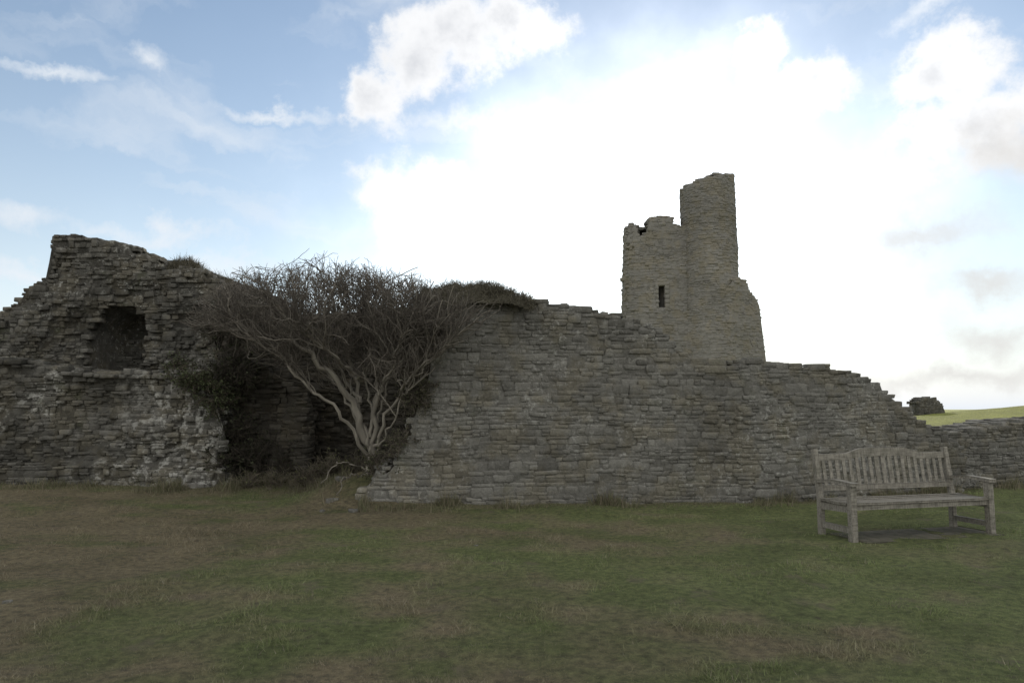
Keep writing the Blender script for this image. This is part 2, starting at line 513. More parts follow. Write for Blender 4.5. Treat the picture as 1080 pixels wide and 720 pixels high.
# ------------------------------------------------------------ tower
YT = 30.0
o0 = tuple(pt(730, 430, YT)[:2]) + (0.5,)
tower = empty('castle_tower', o0)
tag(tower, 'tall broken stone castle tower with stair turret and slit window', 'tower')
tw = dict(ch=(0.07, 0.15), sw=(0.14, 0.36), prot=0.011, sdepth=0.3, topsize=0.7, skip=0.006, batter=0.014, coretone=0.4, corein=0.006, tvar=0.09, tight=1.09, lift=0.0)
def trec(x, z):
    return 0.10 * (vnoise(x * 1.2, z * 1.2, 91) - 0.5)
def tb(x, z):
    return 0.6 * (vnoise(x * 0.6, z * 0.8, 75) - 0.5)
body_prof = [(640, 240), (655, 237), (662, 233), (670, 235), (672, 246), (681, 246), (683, 229), (690, 227), (700, 225), (711, 225), (713, 234), (735, 238), (760, 244)]
def flare(pxs, yy): return tuple(pt(pxs, 430, yy)[:2])
pb = [flare(659, 34), flare(652, 31.2), flare(655, 30.6), flare(664, 30.3), flare(690, 30.0), flare(735, 30.2)]
wx = pt(699, 312, 30.1)
def win(x, z):
    return (1.5 if abs(x - wx[0]) < 0.20 and abs(z - wx[2]) < 0.48 else 0.0) + 0.0
def win_av(x, z):
    return abs(x - wx[0]) < 0.30 and abs(z - wx[2]) < 0.50
tw2 = dict(tw); tw2['batter'] = 0.038
build_wall('tower_body', pb, topfn(body_prof, 30.4), 0.5, M_TOWER, tower, o0, seed=41, thick=1.0, recess=win, avoid=win_av, bias=tb, **tw2)
tcx = pt(748.5, 300, 30.9)[0]
def circ(cx, cy, r, a0=-180, a1=180, n=48):
    return [(cx + r * math.sin(math.radians(a)), cy - r * math.cos(math.radians(a))) for a in np.linspace(a0, a1, n)]
tur_prof = [(700, 202), (716, 200), (718, 196), (728, 192), (735, 187), (742, 187), (744, 185), (760, 184), (779, 184), (800, 184)]
build_wall('stair_turret', circ(tcx, 30.9, 1.30), topfn(tur_prof, 31.0), 0.5, M_TOWER, tower, o0, seed=42, thick=0.7, recess=trec, bias=tb, **tw)
low_prof = [(720, 330), (752, 318), (768, 300), (776, 292), (782, 293), (790, 297), (792, 306), (799, 312), (803, 322), (805, 340), (807, 362), (809, 385), (812, 430)]
pl_ = plan([(722, 30.4), (745, 29.75), (775, 29.6), (812, 30.4)])
build_wall('broken_side_wall', pl_, topfn(low_prof), 0.5, M_TOWER, tower, o0, seed=43, thick=1.6, recess=trec, bias=tb, **tw)
rgw = np.random.default_rng(5)
C = []; S = []
YW = 30.05 + 0.038 * (wx[2] - 0.5) + 0.24
for k in range(5):
    for sx in (-1, 1):
        C.append((wx[0] + sx * 0.235, YW, wx[2] - 0.4 + k * 0.2)); S.append((0.21, 0.5, 0.21))
for sz in (-1, 1):
    C.append((wx[0], YW, wx[2] + sz * 0.54)); S.append((0.68, 0.5, 0.14))
V, Q = stones(C, [(1, 0, 0)] * len(C), [(0, -1, 0)] * len(C), S, rgw, amp=0.05, tilt=0.01)
mesh_np('window', V, Q, M_TOWER, tower, o0, np.full(len(V), 0.4))

# ------------------------------------------------------------ distant stump of masonry
ps = plan([(970, 40), (997, 40)])
o0 = (23.5, 40, 1.0)
st_ = build_wall('masonry_stump', ps, topfn([(969, 426), (973, 421), (980, 419), (988, 420), (994, 425), (998, 434)]), 0.5, M_LEFT, None, o0, seed=51, thick=1.0, ch=(0.08, 0.16), sw=(0.12, 0.3), lift=0, topsize=0.9, tvar=.08)
tag(st_, 'dark isolated lump of masonry on a grassy rise', 'ruin')

# ------------------------------------------------------------ twigs
def tubes(P, R, sides=3):
    K, m, _ = P.shape
    Tn = np.gradient(P, axis=1)
    Tn /= np.linalg.norm(Tn, axis=2, keepdims=True) + 1e-9
    ref = np.array((0.31, 0.84, 0.44))
    U = np.cross(Tn, ref); U /= np.linalg.norm(U, axis=2, keepdims=True) + 1e-9
    W = np.cross(Tn, U)
    a = np.arange(sides) * 2 * np.pi / sides
    ring = P[:, :, None, :] + R[:, :, None, None] * (np.cos(a)[None, None, :, None] * U[:, :, None, :] + np.sin(a)[None, None, :, None] * W[:, :, None, :])
    V = ring.reshape(-1, 3)
    k, i, j = np.meshgrid(np.arange(K), np.arange(m - 1), np.arange(sides), indexing='ij')
    k = k.ravel(); i = i.ravel(); j = j.ravel(); j2 = (j + 1) % sides
    b = (k * m + i) * sides; b2 = (k * m + i + 1) * sides
    return V, np.stack([b + j, b + j2, b2 + j2, b2 + j], 1)

def grow(P, n, lmin, lmax, up, spread, nseg, curl, rg, tmin=0.3, outc=None, outw=0.0):
    K, m, _ = P.shape
    k = rg.integers(0, K, n)
    t = rg.uniform(tmin, 1.0, n) * (m - 1)
    i = np.minimum(t.astype(int), m - 2); f = (t - i)[:, None]
    st = P[k, i] * (1 - f) + P[k, i + 1] * f
    d = P[k, i + 1] - P[k, i]; d /= np.linalg.norm(d, axis=1, keepdims=True) + 1e-9
    d = d + rg.normal(0, spread, (n, 3)); d[:, 2] += up
    if outc is not None:
        q = st - outc; q /= np.linalg.norm(q, axis=1, keepdims=True) + 1e-9
        d += q * outw
    d /= np.linalg.norm(d, axis=1, keepdims=True)
    L = rg.uniform(lmin, lmax, n)[:, None] / nseg
    out = [st]
    for _ in range(nseg):
        out.append(out[-1] + d * L)
        d = d + rg.normal(0, curl, (n, 3)); d[:, 2] += up * 0.15
        d /= np.linalg.norm(d, axis=1, keepdims=True)
    return np.stack(out, 1)

def resample(pts, n):
    pts = np.array(pts, float)
    s = np.concatenate([[0], np.cumsum(np.linalg.norm(np.diff(pts, axis=0), axis=1))]); s /= s[-1]
    u = np.linspace(0, 1, n)
    q = np.stack([np.interp(u, s, pts[:, k]) for k in range(3)], 1)
    for _ in range(2):
        q[1:-1] = 0.25 * q[:-2] + 0.5 * q[1:-1] + 0.25 * q[2:]
    return q

def rad(P, r0, r1):
    m = P.shape[1]
    return np.broadcast_to(np.linspace(r0, r1, m)[None], (P.shape[0], m)).copy()

rg = np.random.default_rng(101)
YB = 11.5
limbs = [
    ([(393, 505, 0), (392, 485, 0), (386, 462, 0), (379, 440, -.05), (370, 418, -.1), (350, 398, -.2), (325, 372, -.3), (290, 345, -.3), (252, 322, -.2)], .075, .010),
    ([(390, 470, 0), (381, 440, .05), (376, 410, .1), (370, 375, .2), (357, 335, .3), (345, 295, .3)], .042, .008),
    ([(396, 505, 0), (393, 480, 0), (396, 440, -.1), (405, 405, -.3), (425, 377, -.5), (455, 350, -.6), (492, 325, -.7)], .05, .008),
    ([(391, 460, 0), (399, 415, .1), (402, 370, .3), (396, 330, .4), (399, 300, .5)], .032, .007),
    ([(389, 490, 0), (375, 455, -.2), (352, 430, -.4), (322, 405, -.5), (290, 375, -.6), (258, 350, -.6), (232, 335, -.5)], .032, .008),
    ([(395, 470, -.1), (410, 430, -.4), (430, 400, -.7), (456, 376, -.95), (486, 352, -1.1), (510, 333, -1.1)], .03, .007),
    ([(380, 425, 0), (352, 375, .4), (322, 330, .6), (300, 295, .7)], .028, .007),
    ([(402, 375, .3), (420, 335, .3), (440, 305, .2)], .02, .006),
    ([(376, 400, -.1), (350, 372, -.7), (318, 348, -1.0), (285, 315, -1.1)], .024, .007),
    ([(400, 420, -.2), (415, 385, -.6), (428, 345, -.9), (462, 312, -1.0)], .024, .007),
    ([(386, 460, .1), (366, 420, .2), (340, 385, .3), (305, 358, .3), (265, 330, .2)], .025, .007),
    ([(398, 475, -.1), (412, 450, -.4), (424, 422, -.6), (440, 395, -.8), (462, 372, -1.0)], .018, .006),
    ([(392, 450, .1), (388, 400, .2), (384, 350, .2), (376, 300, .2)], .024, .006),
    ([(396, 450, 0), (410, 400, 0), (418, 360, 0), (425, 310, 0)], .024, .006),
    ([(388, 500, 0), (366, 486, -.3), (350, 492, -.5), (338, 510, -.6)], .012, .005),
    ([(390, 505, 0), (372, 498, -.3), (362, 505, -.5), (357, 522, -.6)], .011, .005),
]
base = pt(393, 500, YB)
tree = empty('hawthorn_tree', tuple(base))
tag(tree, 'bare windswept hawthorn tree with dense brown twigs against the wall', 'tree')
LV = []; LQ = []; nv = 0; LP = []
for pts, r0, r1 in limbs:
    w = np.array([pt(a, b_, YB + c_) for a, b_, c_ in pts])
    q = resample(w, 30)
    wob = rg.normal(0, 0.034, (28, 3)); wob[1:] = 0.6 * wob[1:] + 0.4 * wob[:-1]
    q[1:-1] += wob
    LP.append(q)
    V, Q = tubes(q[None], rad(q[None], r0, r1), 8)
    LV.append(V); LQ.append(Q + nv); nv += len(V)
V = np.vstack(LV)
tone = np.array((0.20, 0.183, 0.155))[None] * rg.uniform(0.65, 1.25, (len(V), 1))
mesh_np('trunk', V, np.vstack(LQ), M_TWIG, tree, tuple(base), tone, smooth=True)
LP = np.stack(LP)
crown_top = topfn([(190, 335), (205, 318), (222, 300), (255, 284), (300, 276), (345, 268), (372, 274), (400, 283), (450, 291), (480, 303), (520, 313), (550, 335)])
crown_bot = topfn([(190, 345), (215, 376), (300, 400), (380, 425), (440, 388), (500, 352), (550, 325)])
def clip(P, jit=0.09):
    x = P[:, -1, 0]; y = P[:, -1, 1]; z = P[:, -1, 2]
    xx = x * YB / y
    zt = np.array([crown_top(a, YB) for a in xx])
    zb = np.array([crown_bot(a, YB) for a in xx])
    zz = CAMZ + (z - CAMZ) * YB / y
    j = rg.normal(0, jit, len(x))
    return P[(zz < zt + j) & (zz > zb + j * 1.5)]
cc = pt(378, 440, YB)
L1 = clip(grow(LP[:14], 280, 0.5, 1.1, 0.15, 0.5, 9, 0.22, rg, 0.35, cc, 0.4))
L2 = clip(grow(L1, 1500, 0.3, 0.7, 0.18, 0.55, 6, 0.24, rg, 0.15, cc, 0.25))
L3 = clip(grow(L2, 4500, 0.18, 0.42, 0.2, 0.6, 4, 0.26, rg, 0.1, cc, 0.2))
L4 = clip(grow(L3, 6500, 0.08, 0.22, 0.15, 0.7, 3, 0.26, rg, 0.15, cc, 0.1))
VV = []; QQ = []; TT = []; nv = 0
for P, r0, r1, s, colr in ((L1, .012, .006, 4, (0.16, 0.145, 0.123)), (L2, .0072, .004, 3, (0.128, 0.115, 0.098)), (L3, .005, .003, 3, (0.095, 0.084, 0.071)), (L4, .0038, .0024, 3, (0.078, 0.069, 0.058))):
    V, Q = tubes(P, rad(P, r0, r1), s)
    VV.append(V); QQ.append(Q + nv); nv += len(V)
    TT.append(np.array(colr)[None] * np.repeat(rg.uniform(0.7, 1.3, (len(P), 1)), P.shape[1] * s, 0))
mesh_np('crown', np.vstack(VV), np.vstack(QQ), M_TWIG, tree, tuple(base), np.vstack(TT))

def shrub(name, bases, label, seed, n=(40, 300, 1800, 5000), l=((.5, 1.0), (.25, .6), (.15, .35), (.08, .2)), up=0.6, spread=0.5, colr=(0.08, 0.068, 0.053), leaf=0, leafcol=(0.05, 0.065, 0.02), lsize=1.0):
    rg = np.random.default_rng(seed)
    bases = np.array(bases, float)
    b0 = bases[rg.integers(0, len(bases), n[0])] + rg.normal(0, 0.08, (n[0], 3))
    P0 = np.stack([b0, b0 + np.array((0, 0, 0.05)) + rg.normal(0, .01, b0.shape)], 1)
    A = [grow(P0, n[0], l[0][0], l[0][1], up, spread, 7, 0.22, rg, 0.0)]
    for i in range(1, 4):
        A.append(grow(A[-1], n[i], l[i][0], l[i][1], 0.1 if up > 0 else -.1, 0.6, 4, 0.3, rg, 0.1))
    VV = []; QQ = []; TT = []; nv = 0
    for P, (r0, r1) in zip(A, ((.012, .005), (.007, .004), (.0048, .0028), (.0036, .002))):
        V, Q = tubes(P, rad(P, r0, r1), 3)
        VV.append(V); QQ.append(Q + nv); nv += len(V)
        TT.append(np.array(colr)[None] * np.repeat(rg.uniform(0.6, 1.5, (len(P), 1)), P.shape[1] * 3, 0))
    if leaf:
        P = A[3]; k = rg.integers(0, len(P), leaf)
        c = P[k, -1] + rg.normal(0, 0.03, (leaf, 3))
        u = rg.normal(0, 1, (leaf, 3)); u /= np.linalg.norm(u, axis=1, keepdims=True)
        w = np.cross(u, rg.normal(0, 1, (leaf, 3))); w /= np.linalg.norm(w, axis=1, keepdims=True)
        s = rg.uniform(0.012, 0.03, (leaf, 1)) * lsize
        LVx = np.stack([c - u * s, c + w * s * .7, c + u * s, c - w * s * .7], 1).reshape(-1, 3)
        VV.append(LVx); QQ.append(np.arange(leaf * 4).reshape(-1, 4) + nv)
        TT.append(np.repeat(np.array(leafcol)[None] * rg.uniform(0.5, 1.5, (leaf, 1)), 4, 0))
    o = mesh_np(name, np.vstack(VV), np.vstack(QQ), M_LEAF if leaf else M_TWIG, None, tuple(bases[0]), np.vstack(TT))
    tag(o, label, 'bush')
    return o

shrub('bramble_thicket', [pt(px, py, 13.15) for px, py in ((240, 505), (246, 470), (244, 420), (242, 400), (255, 380), (232, 375), (244, 350), (275, 370), (300, 380), (265, 500), (290, 505))],
      'dark leafless bramble thicket climbing in the wall gap', 201, n=(80, 460, 2200, 5000), l=((.25, .55), (.2, .4), (.12, .3), (.08, .18)), leaf=4500, leafcol=(0.036, 0.04, 0.022), colr=(0.055, 0.048, 0.039))
shrub('bramble_thicket', [pt(px, py, 12.7) for px, py in ((290, 522), (325, 522), (350, 515), (370, 505), (260, 524))],
      'tangled dry undergrowth at the foot of the tree', 202, n=(60, 300, 1300, 3000), l=((.10, .3), (.12, .28), (.1, .22), (.08, .18)), leaf=1200, leafcol=(0.07, 0.07, 0.038), colr=(0.12, 0.105, 0.08))
shrub('bramble_thicket', [pt(px, py, 10.95) for px, py in ((392, 497), (404, 500), (414, 488), (428, 470), (440, 430), (446, 420))],
      'scrubby growth over the broken wall end', 206, n=(60, 260, 900, 2200), l=((.05, .2), (.06, .18), (.06, .15), (.04, .1)), leaf=2000, leafcol=(0.06, 0.062, 0.035), colr=(0.10, 0.088, 0.07), spread=0.8, up=0.3, lsize=0.7)
shrub('ivy_plant', [pt(px, py, 12.85) for px, py in ((188, 394), (202, 399), (212, 405), (222, 414), (230, 426))],
      'dull green ivy spilling over the ruined wall corner', 204, n=(50, 220, 800, 1800), l=((.06, .22), (.06, .16), (.05, .12), (.03, .08)), up=-0.2, spread=0.6, leaf=4000, leafcol=(0.06, 0.07, 0.035), lsize=0.8)

# turf and matted scrub capping the wall top
def cap_mound(name, prof, Yc, half, zbase_fn, label, seed, n=12000):
    rgm = np.random.default_rng(seed)
    ftc = topfn(prof)
    p0, p1 = prof[0][0], prof[-1][0]
    ns, nc_ = 90, 22
    V = []
    for i in range(ns):
        px = p0 + (p1 - p0) * i / (ns - 1)
        xf = pt(px, 330, Yc)[0]
        zt = ftc(xf, Yc); zb = zbase_fn(xf, Yc) - 0.12
        for j in range(nc_):
            a = math.pi * j / (nc_ - 1)
            yy = Yc - math.cos(a) * half * (1 + 0.5 * (vnoise(xf * 3, j * .3, seed + 3) - .5))
            hh = max(zt - zb, 0.02) * math.sin(a) ** 0.7
            k = 1 + 0.6 * (vnoise(xf * 4, yy * 4, seed) - 0.5) + 0.45 * (vnoise(xf * 12, yy * 12, seed + 1) - 0.5)
            V.append((xf + rgm.normal(0, .012), yy, zb + hh * k))
    I, J = np.meshgrid(np.arange(ns - 1), np.arange(nc_ - 1), indexing='ij'); I = I.ravel(); J = J.ravel()
    Q = np.stack([I * nc_ + J, (I + 1) * nc_ + J, (I + 1) * nc_ + J + 1, I * nc_ + J + 1], 1)
    V = np.array(V)
    k = rgm.integers(0, len(V), n)
    c = V[k] + rgm.normal(0, 0.025, (n, 3))
    hgt = rgm.uniform(0.02, 0.09, (n, 1)) * (0.4 + 1.2 * vnoise(c[:, 0] * 5, c[:, 1] * 5, seed + 4)[:, None])
    d = rgm.normal(0, 0.7, (n, 3)); d[:, 2] = np.abs(d[:, 2]) + 0.3
    sd_ = np.cross(d, rgm.normal(0, 1, (n, 3))); sd_ /= np.linalg.norm(sd_, axis=1, keepdims=True)
    BV = np.stack([c - sd_ * .004, c + sd_ * .004, c + d * hgt + sd_ * .001, c + d * hgt - sd_ * .001], 1).reshape(-1, 3)
    BQ = np.arange(n * 4).reshape(-1, 4) + len(V)
    tn = np.vstack([np.tile(np.array((0.06, 0.055, 0.04)), (len(V), 1)), np.repeat(np.array((0.09, 0.082, 0.06))[None] * rgm.uniform(.5, 1.5, (n, 1)), 4, 0)])
    o = mesh_np(name, np.vstack([V, BV]), np.vstack([Q, BQ]), M_LEAF, None, tuple(V[0]), tn)
    tag(o, label, 'plant')
ft_main = topfn(prof_main)
cap_mound('turf_mound', [(428, 334), (440, 320), (455, 311), (480, 307), (505, 306), (525, 308), (540, 312), (552, 317), (562, 322)], 11.35, 0.5,
          lambda x, y: ft_main(x * 10.9 / y, 10.9) if x > -1.15 else 2.75, 'low dark matted turf and scrub capping the wall top', 301, 16000)
cap_mound('turf_mound', [(176, 288), (184, 281), (198, 279), (212, 282), (222, 292), (242, 300)], 15.4, 0.4,
          lambda x, y: ft_up(x * YU / y, YU), 'small dark tuft of turf on the ruin top', 305)

# tall dry grass along wall feet
rg = np.random.default_rng(303)
def foot(P, K, off=0.12, sd=0.12):
    P = np.array(P); s = rg.uniform(0, 1, K)
    cum = np.concatenate([[0], np.cumsum(np.linalg.norm(np.diff(P, axis=0), axis=1))]); cum /= cum[-1]
    return np.interp(s, cum, P[:, 0]), np.interp(s, cum, P[:, 1]) - off - np.abs(rg.normal(0, sd, K))
xs = []; ys = []
for P, K, off, sd_ in ((plan_main, 13000, .03, .18), (Pl, 10000, .15, .28), (plan_r[:3], 2000, .1, .12), (plan([(240, 13.2), (380, 12.2)]), 8000, -0.1, .5)):
    a, b_ = foot(P, K, off, sd_); xs.append(a); ys.append(b_)
X = np.concatenate(xs); Y = np.concatenate(ys)
cl = fbm(X * 2.2, Y * 2, 61)
H = rg.uniform(0.03, 0.14, len(X)) * (0.2 + 1.8 * sstep(0.42, 0.7, cl))
c1 = np.array((0.23, 0.198, 0.145)); c2 = np.array((0.125, 0.137, 0.07))
mixv = np.clip(rg.normal(0.5, 0.3, len(X)), 0, 1)[:, None]
o = blades('long_grass', X, Y, H, 0.012, (c1 * mixv + c2 * (1 - mixv)) * rg.uniform(0.6, 1.2, (len(X), 1)), 0.35)
o['kind'] = 'stuff'

# ------------------------------------------------------------ loose stones
rgl = np.random.default_rng(404)
for i, (px, py, s) in enumerate([(350, 536, .16), (372, 541, .14), (386, 536, .2), (360, 530, .18), (340, 541, .1), (502, 575, .05), (8, 636, .06)]):
    d = ray(px, py); Yg = -CAMZ * d[1] / d[2]
    x = d[0] / d[1] * Yg
    z = float(ground_h(np.array([x]), np.array([Yg]))[0])
    V, Q = stones([(0, 0, 0)], [(1, 0, 0)], [(0, -1, 0)], [(s, s * .7, s * .45)], rgl, amp=0.3)
    o = mesh_np('loose_stone', V, Q, M_MAIN, None, (0, 0, 0), np.full(len(V), 0.4))
    o.location = (x, Yg, z + s * 0.08); o.rotation_euler = (0, 0, rgl.uniform(0, 3))
    tag(o, 'small fallen grey stone lying in the grass', 'stone', 'fallen stones in the grass')

# ------------------------------------------------------------ bench
mw, t, b = newmat('weathered_teak')
co = t.add('ShaderNodeTexCoord').outputs['Object']
mp = t.add('ShaderNodeMapping'); t.l.new(co, mp.inputs[0]); mp.inputs['Scale'].default_value = (1.5, 14, 14)
mp2 = t.add('ShaderNodeMapping'); t.l.new(co, mp2.inputs[0]); mp2.inputs['Scale'].default_value = (14, 14, 2)
gn = t.math('ADD', t.math('MULTIPLY', t.noise(mp.outputs[0], 4, 6, 0.7), 0.5), t.math('MULTIPLY', t.noise(mp2.outputs[0], 4, 6, 0.7), 0.5))
c = t.mix(t.ramp(gn, 0.35, 0.65), (0.10, 0.093, 0.08, 1), (0.265, 0.248, 0.215, 1))
c = t.mix(t.ramp(t.noise(co, 5, 6, 0.7), 0.5, 0.7, 0, 0.5), c, (0.08, 0.078, 0.058, 1))
t.l.new(c, b.inputs['Base Color'])
bp = t.add('ShaderNodeBump'); bp.inputs['Strength'].default_value = 0.5; bp.inputs['Distance'].default_value = 0.004
t.l.new(gn, bp.inputs['Height']); t.l.new(bp.outputs[0], b.inputs['Normal'])
b.inputs['Roughness'].default_value = 0.8

import bmesh
def bar(bm, p0, p1, w, h, up=(0, 0, 1), bev=0.006):
    p0 = Vector(p0); p1 = Vector(p1); d = (p1 - p0); L = d.length; d.normalize()
    up = Vector(up); side = d.cross(up).normalized(); up = side.cross(d).normalized()
    tmp = bmesh.new(); bmesh.ops.create_cube(tmp, size=1)
    for v in tmp.verts:
        c = v.co.copy()
        v.co = (p0 + p1) / 2 + d * c.x * L + side * c.y * w + up * c.z * h
    bmesh.ops.bevel(tmp, geom=tmp.edges[:], offset=bev, segments=2, affect='EDGES', profile=0.6)
    me = bpy.data.meshes.new('tmp'); tmp.to_mesh(me); tmp.free(); bm.from_mesh(me); bpy.data.meshes.remove(me)

def sweep(bm, pts, w):
    rings = []
    for (x, y, z0, z1) in pts:
        rings.append([bm.verts.new((x, y - w / 2, z0)), bm.verts.new((x, y + w / 2, z0)), bm.verts.new((x, y + w / 2, z1)), bm.verts.new((x, y - w / 2, z1))])
    for a, b_ in zip(rings[:-1], rings[1:]):
        for i in range(4):
            bm.faces.new((a[i], a[(i + 1) % 4], b_[(i + 1) % 4], b_[i]))
    bm.faces.new(rings[0]); bm.faces.new(rings[-1][::-1])

def finish(bm, name, parent):
    bmesh.ops.recalc_face_normals(bm, faces=bm.faces[:])
    me = bpy.data.meshes.new(name); bm.to_mesh(me); bm.free(); me.materials.append(mw)
    o = bpy.data.objects.new(name, me); COL.objects.link(o); o.parent = parent
    return o

TH = math.radians(15)
pL = pt(860, 430, 8.6)
HL = 1.0
cx_, cy_ = pL[0] + math.cos(TH) * (HL - .03) + math.sin(TH) * .27, pL[1] + math.sin(TH) * (HL - .03) - math.cos(TH) * .27
gz = float(ground_h(np.array([cx_]), np.array([cy_]))[0]) - 0.01
bench = empty('park_bench', (cx_, cy_, gz))
bench.rotation_euler = (0, 0, TH)
tag(bench, 'weathered grey slatted wooden bench standing on a slab', 'bench')
BZ = 0.96
for sx in (-1, 1):
    x = sx * (HL - .035)
    bm = bmesh.new()
    bar(bm, (x, .25, -.04), (x, .25, .45), .06, .07, (0, 1, 0))
    bar(bm, (x, .25, .44), (x, .33, BZ + .05), .058, .062, (0, 1, 0))
    finish(bm, 'leg', bench)
    bm = bmesh.new(); bar(bm, (x, -.27, -.04), (x, -.27, .64), .075, .075, (0, 1, 0)); finish(bm, 'leg', bench)
    bm = bmesh.new()
    bar(bm, (x, -.34, .65), (x, -.02, .668), .09, .035); bar(bm, (x, -.03, .668), (x, .28, .64), .075, .034)
    finish(bm, 'armrest', bench)
    bm = bmesh.new(); bar(bm, (x, -.24, .14), (x, .225, .14), .04, .06); finish(bm, 'stretcher', bench)
    bm = bmesh.new(); bar(bm, (x, -.24, .375), (x, .225, .36), .04, .08); finish(bm, 'side_rail', bench)
bm = bmesh.new()
for i in range(6):
    y = -.265 + i * .085
    z = .435 - .012 * math.sin(i / 5 * math.pi)
    bar(bm, (-HL + .0 if i else -HL + .07, y, z), (HL - .0 if i else HL - .07, y, z), .066, .022)
bar(bm, (-HL + .07, -.265, .392), (HL - .07, -.265, .392), .03, .055)
bar(bm, (0, -.25, .385), (0, .22, .38), .04, .06)
finish(bm, 'seat', bench)
bm = bmesh.new()
xe = HL - .065
def yb(z): return .25 + (z - .44) / (BZ + .04 - .44) * .08
n = 40
pts = []
for i in range(n + 1):
    u = -1 + 2 * i / n
    rise = 0.065 * float(1 - sstep(0.30, 0.62, abs(u)))
    z0 = BZ - .085 + rise * 0.6; z1 = BZ - .01 + rise
    pts.append((u * xe, yb(.93), z0, z1))
sweep(bm, pts, .038)
bar(bm, (-xe, yb(.56), .555), (xe, yb(.56), .555), .035, .06)
ns_ = 19
for i in range(ns_):
    x = -xe + .07 + (2 * xe - .14) * i / (ns_ - 1)
    mid = abs(i - ns_ // 2) <= 1
    bar(bm, (x, yb(.58), .58), (x, yb(.90), .90 + (0.035 if abs(x) < .4 else 0)), .046 if not mid else .064, .016, (0, 1, 0), .003)
finish(bm, 'backrest', bench)

# slab under bench
mc, t, b = newmat('mossy_concrete')
co = t.add('ShaderNodeTexCoord').outputs['Object']
c = t.mix(t.ramp(t.noise(co, 7, 6, 0.7), 0.35, 0.65), (0.075, 0.073, 0.055, 1), (0.135, 0.125, 0.10, 1))
t.l.new(c, b.inputs['Base Color'])
bm = bmesh.new()
bar(bm, (-.92, 0, .0), (1.0, 0, .0), .62, .03, bev=.008)
me = bpy.data.meshes.new('pavement'); bm.to_mesh(me); bm.free(); me.materials.append(mc)
o = bpy.data.objects.new('pavement', me); COL.objects.link(o)
o.location = (cx_ + .05, cy_ - .05, gz + .012); o.rotation_euler = (0, 0, TH); o['kind'] = 'structure'

# ------------------------------------------------------------ sky and sun
SUNPX = (700, 200)
sd = Vector(ray(*SUNPX)).normalized()
sun_el = math.asin(sd.z); sun_az = math.atan2(sd.x, sd.y)
w = bpy.data.worlds.new('World'); scene.world = w; w.use_nodes = True
w.node_tree.nodes.clear()
t = NT(w.node_tree)
sky = t.add('ShaderNodeTexSky', sky_type='NISHITA')
sky.sun_disc = False; sky.sun_elevation = sun_el; sky.sun_rotation = sun_az
sky.air_density = 1.0; sky.dust_density = 0.1
bg1 = t.add('ShaderNodeBackground'); t.l.new(sky.outputs[0], bg1.inputs[0]); bg1.inputs[1].default_value = 0.14
tc = t.add('ShaderNodeTexCoord').outputs['Generated']
sep = t.add('ShaderNodeSeparateXYZ'); t.l.new(tc, sep.inputs[0])
az = t.math('ARCTAN2', sep.outputs[0], sep.outputs[1])
el = t.math('ARCSINE', sep.outputs[2])
comb = t.add('ShaderNodeCombineXYZ'); t.l.new(az, comb.inputs[0]); t.l.new(el, comb.inputs[1])
wn = t.add('ShaderNodeTexNoise'); t.l.new(tc, wn.inputs['Vector']); wn.inputs['Scale'].default_value = 9; wn.inputs['Detail'].default_value = 6; wn.inputs['Roughness'].default_value = 0.62
nz_ = t.vmath('SUBTRACT', wn.outputs['Color'], (0.5, 0.5, 0.5)).outputs[0]
AE = t.vmath('ADD', comb.outputs[0], t.vmath('MULTIPLY', nz_, (0.13, 0.13, 0.0)).outputs[0]).outputs[0]
wl = t.add('ShaderNodeTexNoise'); t.l.new(tc, wl.inputs['Vector']); wl.inputs['Scale'].default_value = 3.2; wl.inputs['Detail'].default_value = 5; wl.inputs['Roughness'].default_value = 0.5
AL = t.vmath('ADD', comb.outputs[0], t.vmath('MULTIPLY', t.vmath('SUBTRACT', wl.outputs['Color'], (0.5, 0.5, 0.5)).outputs[0], (0.28, 0.2, 0.0)).outputs[0]).outputs[0]
def ae(px, py):
    d = Vector(ray(px, py)).normalized()
    return math.atan2(d.x, d.y), math.asin(d.z)
def edist(vec, px, py, rx, ry):
    a, e = ae(px, py)
    v = t.vmath('SUBTRACT', vec, (a, e, 0)).outputs[0]
    v = t.vmath('MULTIPLY', v, (F / rx, F / ry, 1)).outputs[0]
    return t.vmath('LENGTH', v).outputs['Value']
def blobs(lst):
    cur = None
    for b_ in lst:
        m = t.math('SUBTRACT', 1.0, edist(AE, *b_))
        cur = m if cur is None else t.math('SMOOTH_MAX', cur, m, 0.2)
    return cur
cn = t.noise(tc, 17, 7, 0.64)
def cl(lst, soft=0.25, amp=0.9):
    b0 = blobs(lst)
    f = t.math('ADD', b0, t.math('MULTIPLY', t.math('SUBTRACT', cn, 0.5), amp))
    return f, t.ramp(f, 0.0, soft)
fA, mA = cl([(395, 100, 44, 46), (440, 62, 62, 50), (490, 42, 66, 48), (545, 25, 58, 38),
             (430, 215, 80, 52), (1000, 76, 54, 42), (1025, 135, 75, 44), (812, 66, 40, 28), (845, 100, 75, 36)], 0.6, 1.5)
fW, mW = cl([(155, 68, 36, 24), (40, 78, 100, 14), (20, 225, 120, 40), (170, 242, 170, 28), (290, 112, 90, 14), (480, 125, 110, 22), (980, 20, 60, 16), (200, 280, 210, 36), (20, 290, 140, 36)], 1.3, 1.2)
fG, mG = cl([(968, 238, 85, 34), (1075, 155, 85, 38), (1075, 345, 90, 32), (1010, 396, 200, 20), (1050, 290, 80, 22)], 1.2, 1.1)
mp = t.add('ShaderNodeMapping'); t.l.new(AE, mp.inputs[0]); mp.inputs['Scale'].default_value = (1.8, 7.0, 1); mp.inputs['Rotation'].default_value = (0, 0, 0.12)
ci = t.noise(mp.outputs[0], 1.5, 5, 0.5, 0.2)
ci = t.ramp(ci, 0.38, 0.80, 0.0, 0.75)
